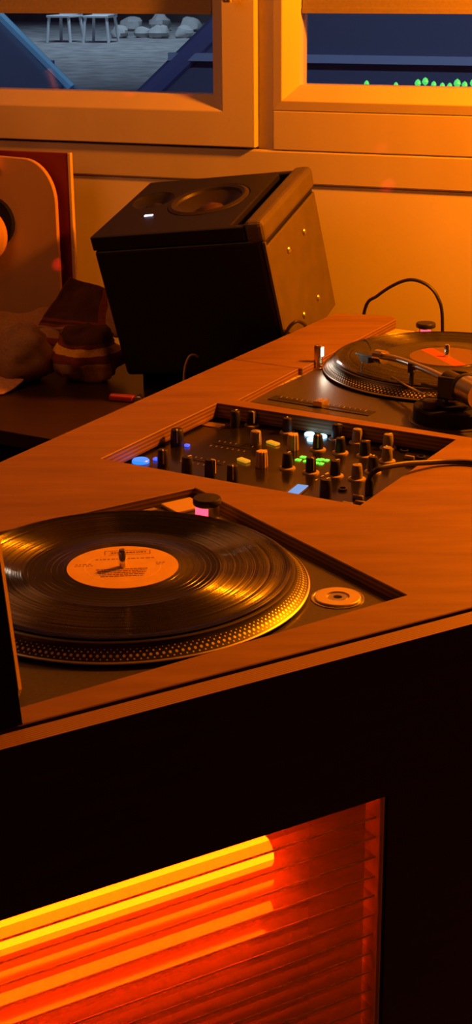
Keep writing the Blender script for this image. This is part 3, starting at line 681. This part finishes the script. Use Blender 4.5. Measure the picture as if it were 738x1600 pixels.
# ------------------------------------------------------------------ dark sign board at the near left corner of the booth
sb = thing('sign_board', 'black board with bare lit edge leaning on the near left corner of the booth', 'board', (-.1560, .988, D), FYAW)
ob = MB(); lean = .22; hh = .26
def slab(x0, x1, y0, y1, z0, z1):
    return [(x, y+lean*z, z) for x in (x0, x1) for y in (y0, y1) for z in (z0, z1)], [(0, 1, 3, 2), (4, 6, 7, 5), (0, 4, 5, 1), (2, 3, 7, 6), (0, 2, 6, 4), (1, 5, 7, 3)]
MB().add(*slab(-.20, 0, 0, .004, .001, hh)).build('panel', M['matteblack'], sb)
pe = [(-.0001, .0036), (-.0001, .0008), (-.0030, -.0006), (-.0036, .0002), (-.0036, .0036)]
vs = [(x+.0036, y+lean*z, z) for z in (.026, hh) for x, y in pe]; n = len(pe)
MB().add(vs, [tuple(range(n-1, -1, -1)), tuple(range(n, 2*n))]+[(i, (i+1) % n, (i+1) % n+n, i+n) for i in range(n)]).build('edge_trim', mat('bare_board_edge', (.70, .50, .36), .45), sb)
MB().add(*slab(-.20, -.0002, .0041, .0078, .028, hh)).build('backing', M['matteblack'], sb)
MB().add(*slab(-.20, 0, .0041, .012, 0, .028)).build('foot', M['matteblack'], sb)

# ------------------------------------------------------------------ outside, seen through the window
def out_obj(o, s_, y, z=0, rz=0): 
    v = Vector(WP)+Matrix.Rotation(WYAW, 3, 'Z') @ Vector((s_, y, z)); o.location = v; o.rotation_euler = (0, 0, WYAW+rz); return o
M['gravel'] = mat('gravel', (.30, .30, .30), .9); noisy(M['gravel'], (.18, .18, .19), (.42, .42, .42), 3.2, 8, bump=.6, bdist=.03)
gr = MB().box(-22, 14, .14, 45, -.3, 0).build('ground_outside', M['gravel']); out_obj(gr, 0, 0, 0); tag(gr, 'grey gravel yard outside the window', 'ground', kind='structure')
del gr['category']; del gr['label']
def car(name, label, s_, y, body_m, flip, rz=0, sill=.95, roofz=1.5, pillar=None):
    c = thing(name, label, 'car'); out_obj(c, s_, y, 0, rz)
    f = -1 if flip else 1
    def X(p): return [(f*x, z) for x, z in p]
    def extr(poly, y0, y1):
        n = len(poly); vs = [(x, yy, z) for yy in (y0, y1) for x, z in poly]
        return vs, [tuple(range(n)), tuple(range(2*n-1, n-1, -1))]+[(i, i+n, (i+1) % n+n, (i+1) % n) for i in range(n)]
    lower = X([(-2.3, .28), (2.05, .28), (2.15, .55), (2.0, sill-.16), (.95, sill), (-2.15, sill), (-2.35, .7)])
    cab = X([(-2.05, sill+.001), (.90, sill+.001), (.20, roofz), (-1.55, roofz+.02)])
    MB().add(*extr(lower, -.85, .85)).build('body', body_m, c, bevel=.05, seg=3)
    MB().add(*extr(cab, -.70, .70)).build('cabin', M['carglass'], c, bevel=.03)
    for yy in (-.70, .70):
        MB().tube([(f*.92, yy, sill), (f*.20, yy, roofz)], .035, 8, 1).build('windscreen_pillar', pillar or body_m, c)
        MB().tube([(f*.20, yy, roofz), (-f*1.55, yy, roofz+.02)], .03, 8, 1).build('roof_rail', body_m, c)
        MB().box(-f*.55-.03, -f*.55+.03, yy-.012, yy+.012, sill, roofz).build('door_pillar', body_m, c)
    for xx in (-1.35, 1.3):
        for yy in (-.80, .80):
            MB().lathe([(.19, -.1), (.31, -.1), (.33, -.07), (.33, .07), (.31, .1), (.19, .1)], 28, (f*xx, yy, .33), 'y').build('wheel', M['rubber'], c, smooth=True)
    for yy in (-.715, .715):
        MB().box(min(f*.8, -f*1.9), max(f*.8, -f*1.9), yy-.012, yy+.012, sill+.14, sill+.165).build('window_trim', M['chrome_trim'], c)
    return c
M['chrome_trim'] = mat('dull_trim', (.22, .27, .42), .4)
M['carglass'] = mat('car_glass', (.07, .085, .15), .2, spec=.6)
M['carblue'] = mat('blue_car_paint', (.10, .30, .55), .25, .3)
M['cardark'] = mat('navy_car_paint', (.09, .11, .26), .3, .1)
car('parked_car', 'blue car whose windscreen pillar shows at the far left of the left window', -4.66, 5.6, M['carblue'], False, 0, .70, 1.34, pillar=mat('lit_blue_pillar', (.30, .62, .85), .3))  # the pillar's lit look is put into a paler blue than the body
car('parked_car', 'dark navy car parked close outside behind the right window', -.62, 3.2, M['cardark'], True, 0, 1.00, 1.62)
# stones and white cans by the far edge of the yard
sm = mat('pale_stone', (.50, .50, .50), .85); noisy(sm, (.40, .40, .40), (.58, .57, .55), 3, 5, bump=.5, bdist=.03)
random.seed(11)
def stone(x, y, r, label):
    b = MB(); vs = []; nu, nv = 12, 8; sd = random.uniform(0, 50)
    for j in range(nv+1):
        th = pi*j/nv
        for i in range(nu):
            a = 2*pi*i/nu; n_ = Vector((sin(th)*cos(a), sin(th)*sin(a), cos(th))); k = 1+.35*noise.noise(n_*1.5+Vector((sd, 0, 0)))
            vs.append((n_.x*r*1.15*k, n_.y*r*k, max(n_.z*r*.85*k+r*.6, -.02)))
    b.add(vs, [(j*nu+i, j*nu+(i+1) % nu, (j+1)*nu+(i+1) % nu, (j+1)*nu+i) for j in range(nv) for i in range(nu)])
    o = b.build('boulder', sm, smooth=True); out_obj(o, x, y); return tag(o, label, 'stone', 'pale boulders across the yard')
stn = [(-12.05, 24.6, .15, 'leftmost'), (-11.66, 24.8, .14, 'second from left'), (-11.28, 24.7, .16, 'third from left'), (-10.86, 24.9, .15, 'fourth from left')]
for i, (x, y, r, w_) in enumerate(stn):
    stone(x, y, r, w_+' of the pale boulders in the front row across the yard')
for i, (x, y, r, w_) in enumerate(((-13.0, 27.2, .20, 'left'), (-12.4, 27.3, .22, 'middle'), (-11.7, 27.2, .20, 'right'))):
    stone(x, y, r, w_+' one of three pale boulders in the rear row across the yard')
wall_o = MB().box(-22, 14, 31, 31.5, 0, 3.2).build('boundary_wall', mat('night_stone_wall', (.16, .16, .15), .9)); noisy(wall_o.data.materials[0], (.10, .10, .10), (.22, .21, .2), 1.2, 6, bump=.5, bdist=.05)
out_obj(wall_o, 0, 0); tag(wall_o, 'rough stone wall closing the yard behind the boulders', 'wall')
cwm = mat('white_plastic', (.80, .82, .84), .5)
for i, (x, y, lab) in enumerate(((-12.45, 23.2, 'white plastic garden chair left of its twin across the yard'), (-11.75, 23.2, 'white plastic garden chair beside the boulders across the yard'))):
    c = thing('garden_chair', lab, 'chair', group='white garden chairs'); out_obj(c, x, y, 0, R(8*i-4))
    MB().box(-.24, .24, -.24, .24, .42, .46).build('seat', cwm, c, bevel=.01); MB().box(-.24, .24, .20, .25, .46, .92).build('backrest', cwm, c, bevel=.015)
    for sx in (-1, 1):
        for sy in (-1, 1): MB().tube([(sx*.20, sy*.20, .43), (sx*.24, sy*.24, 0)], .028, 8, 1).build('leg', cwm, c)
        MB().box(sx*.25-.03, sx*.25+.03, -.24, .22, .64, .68).build('armrest', cwm, c, bevel=.01)
# small green glows along the outer sill of the right window
gs = thing('green_glows', 'row of small green glows along the outer sill of the right window', 'string light'); out_obj(gs, .016, .085, D+.316)
gm = emit('green_glow', (.10, 1, .22), .9)
MB().tube([(-.20, 0, .002), (-.05, .004, .001), (.1, 0, .002), (.25, .005, .001), (.6, 0, .002)], .0012, 6, 5).build('wire', M['cable'], gs)
for x, z, r in ((-.045, .007, .0045), (.004, .006, .0040), (.040, .009, .0055), (.052, .012, .0055), (.066, .008, .0045), (.080, .006, .0045), (.092, .006, .0045), (.104, .010, .0060), (.116, .008, .005), (.130, .011, .006), (.145, .008, .005), (.17, .008, .005), (.2, .01, .005)):
    MB().lathe([(0, -r*.9), (r*.7, -r*.4), (r, .2*r), (r*.7, r), (0, r*1.5)], 10, (x, 0, z), cap=False).build('glow_bead', gm, gs, smooth=True)

# ------------------------------------------------------------------ red party-light spots
for i, (p, e) in enumerate((((-.02, 2.36, .18), .5), ((-.166, 2.613, .3137), .5), ((-.07, 2.575, .317), .4), ((.245, 2.452, .176), .7), ((.233, 2.456, .232), .3), ((-.295, 2.555, .035), 1.2))):
    src = Vector((p[0]+.28, p[1]-1.0, D+p[2]+.38))
    o = light('red_party_spot', 'SPOT', src, e*34, (1, .02, .03), spot_size=R(1.3), spot_blend=1, shadow_soft_size=.002); aim(o, (p[0], p[1], D+p[2]))
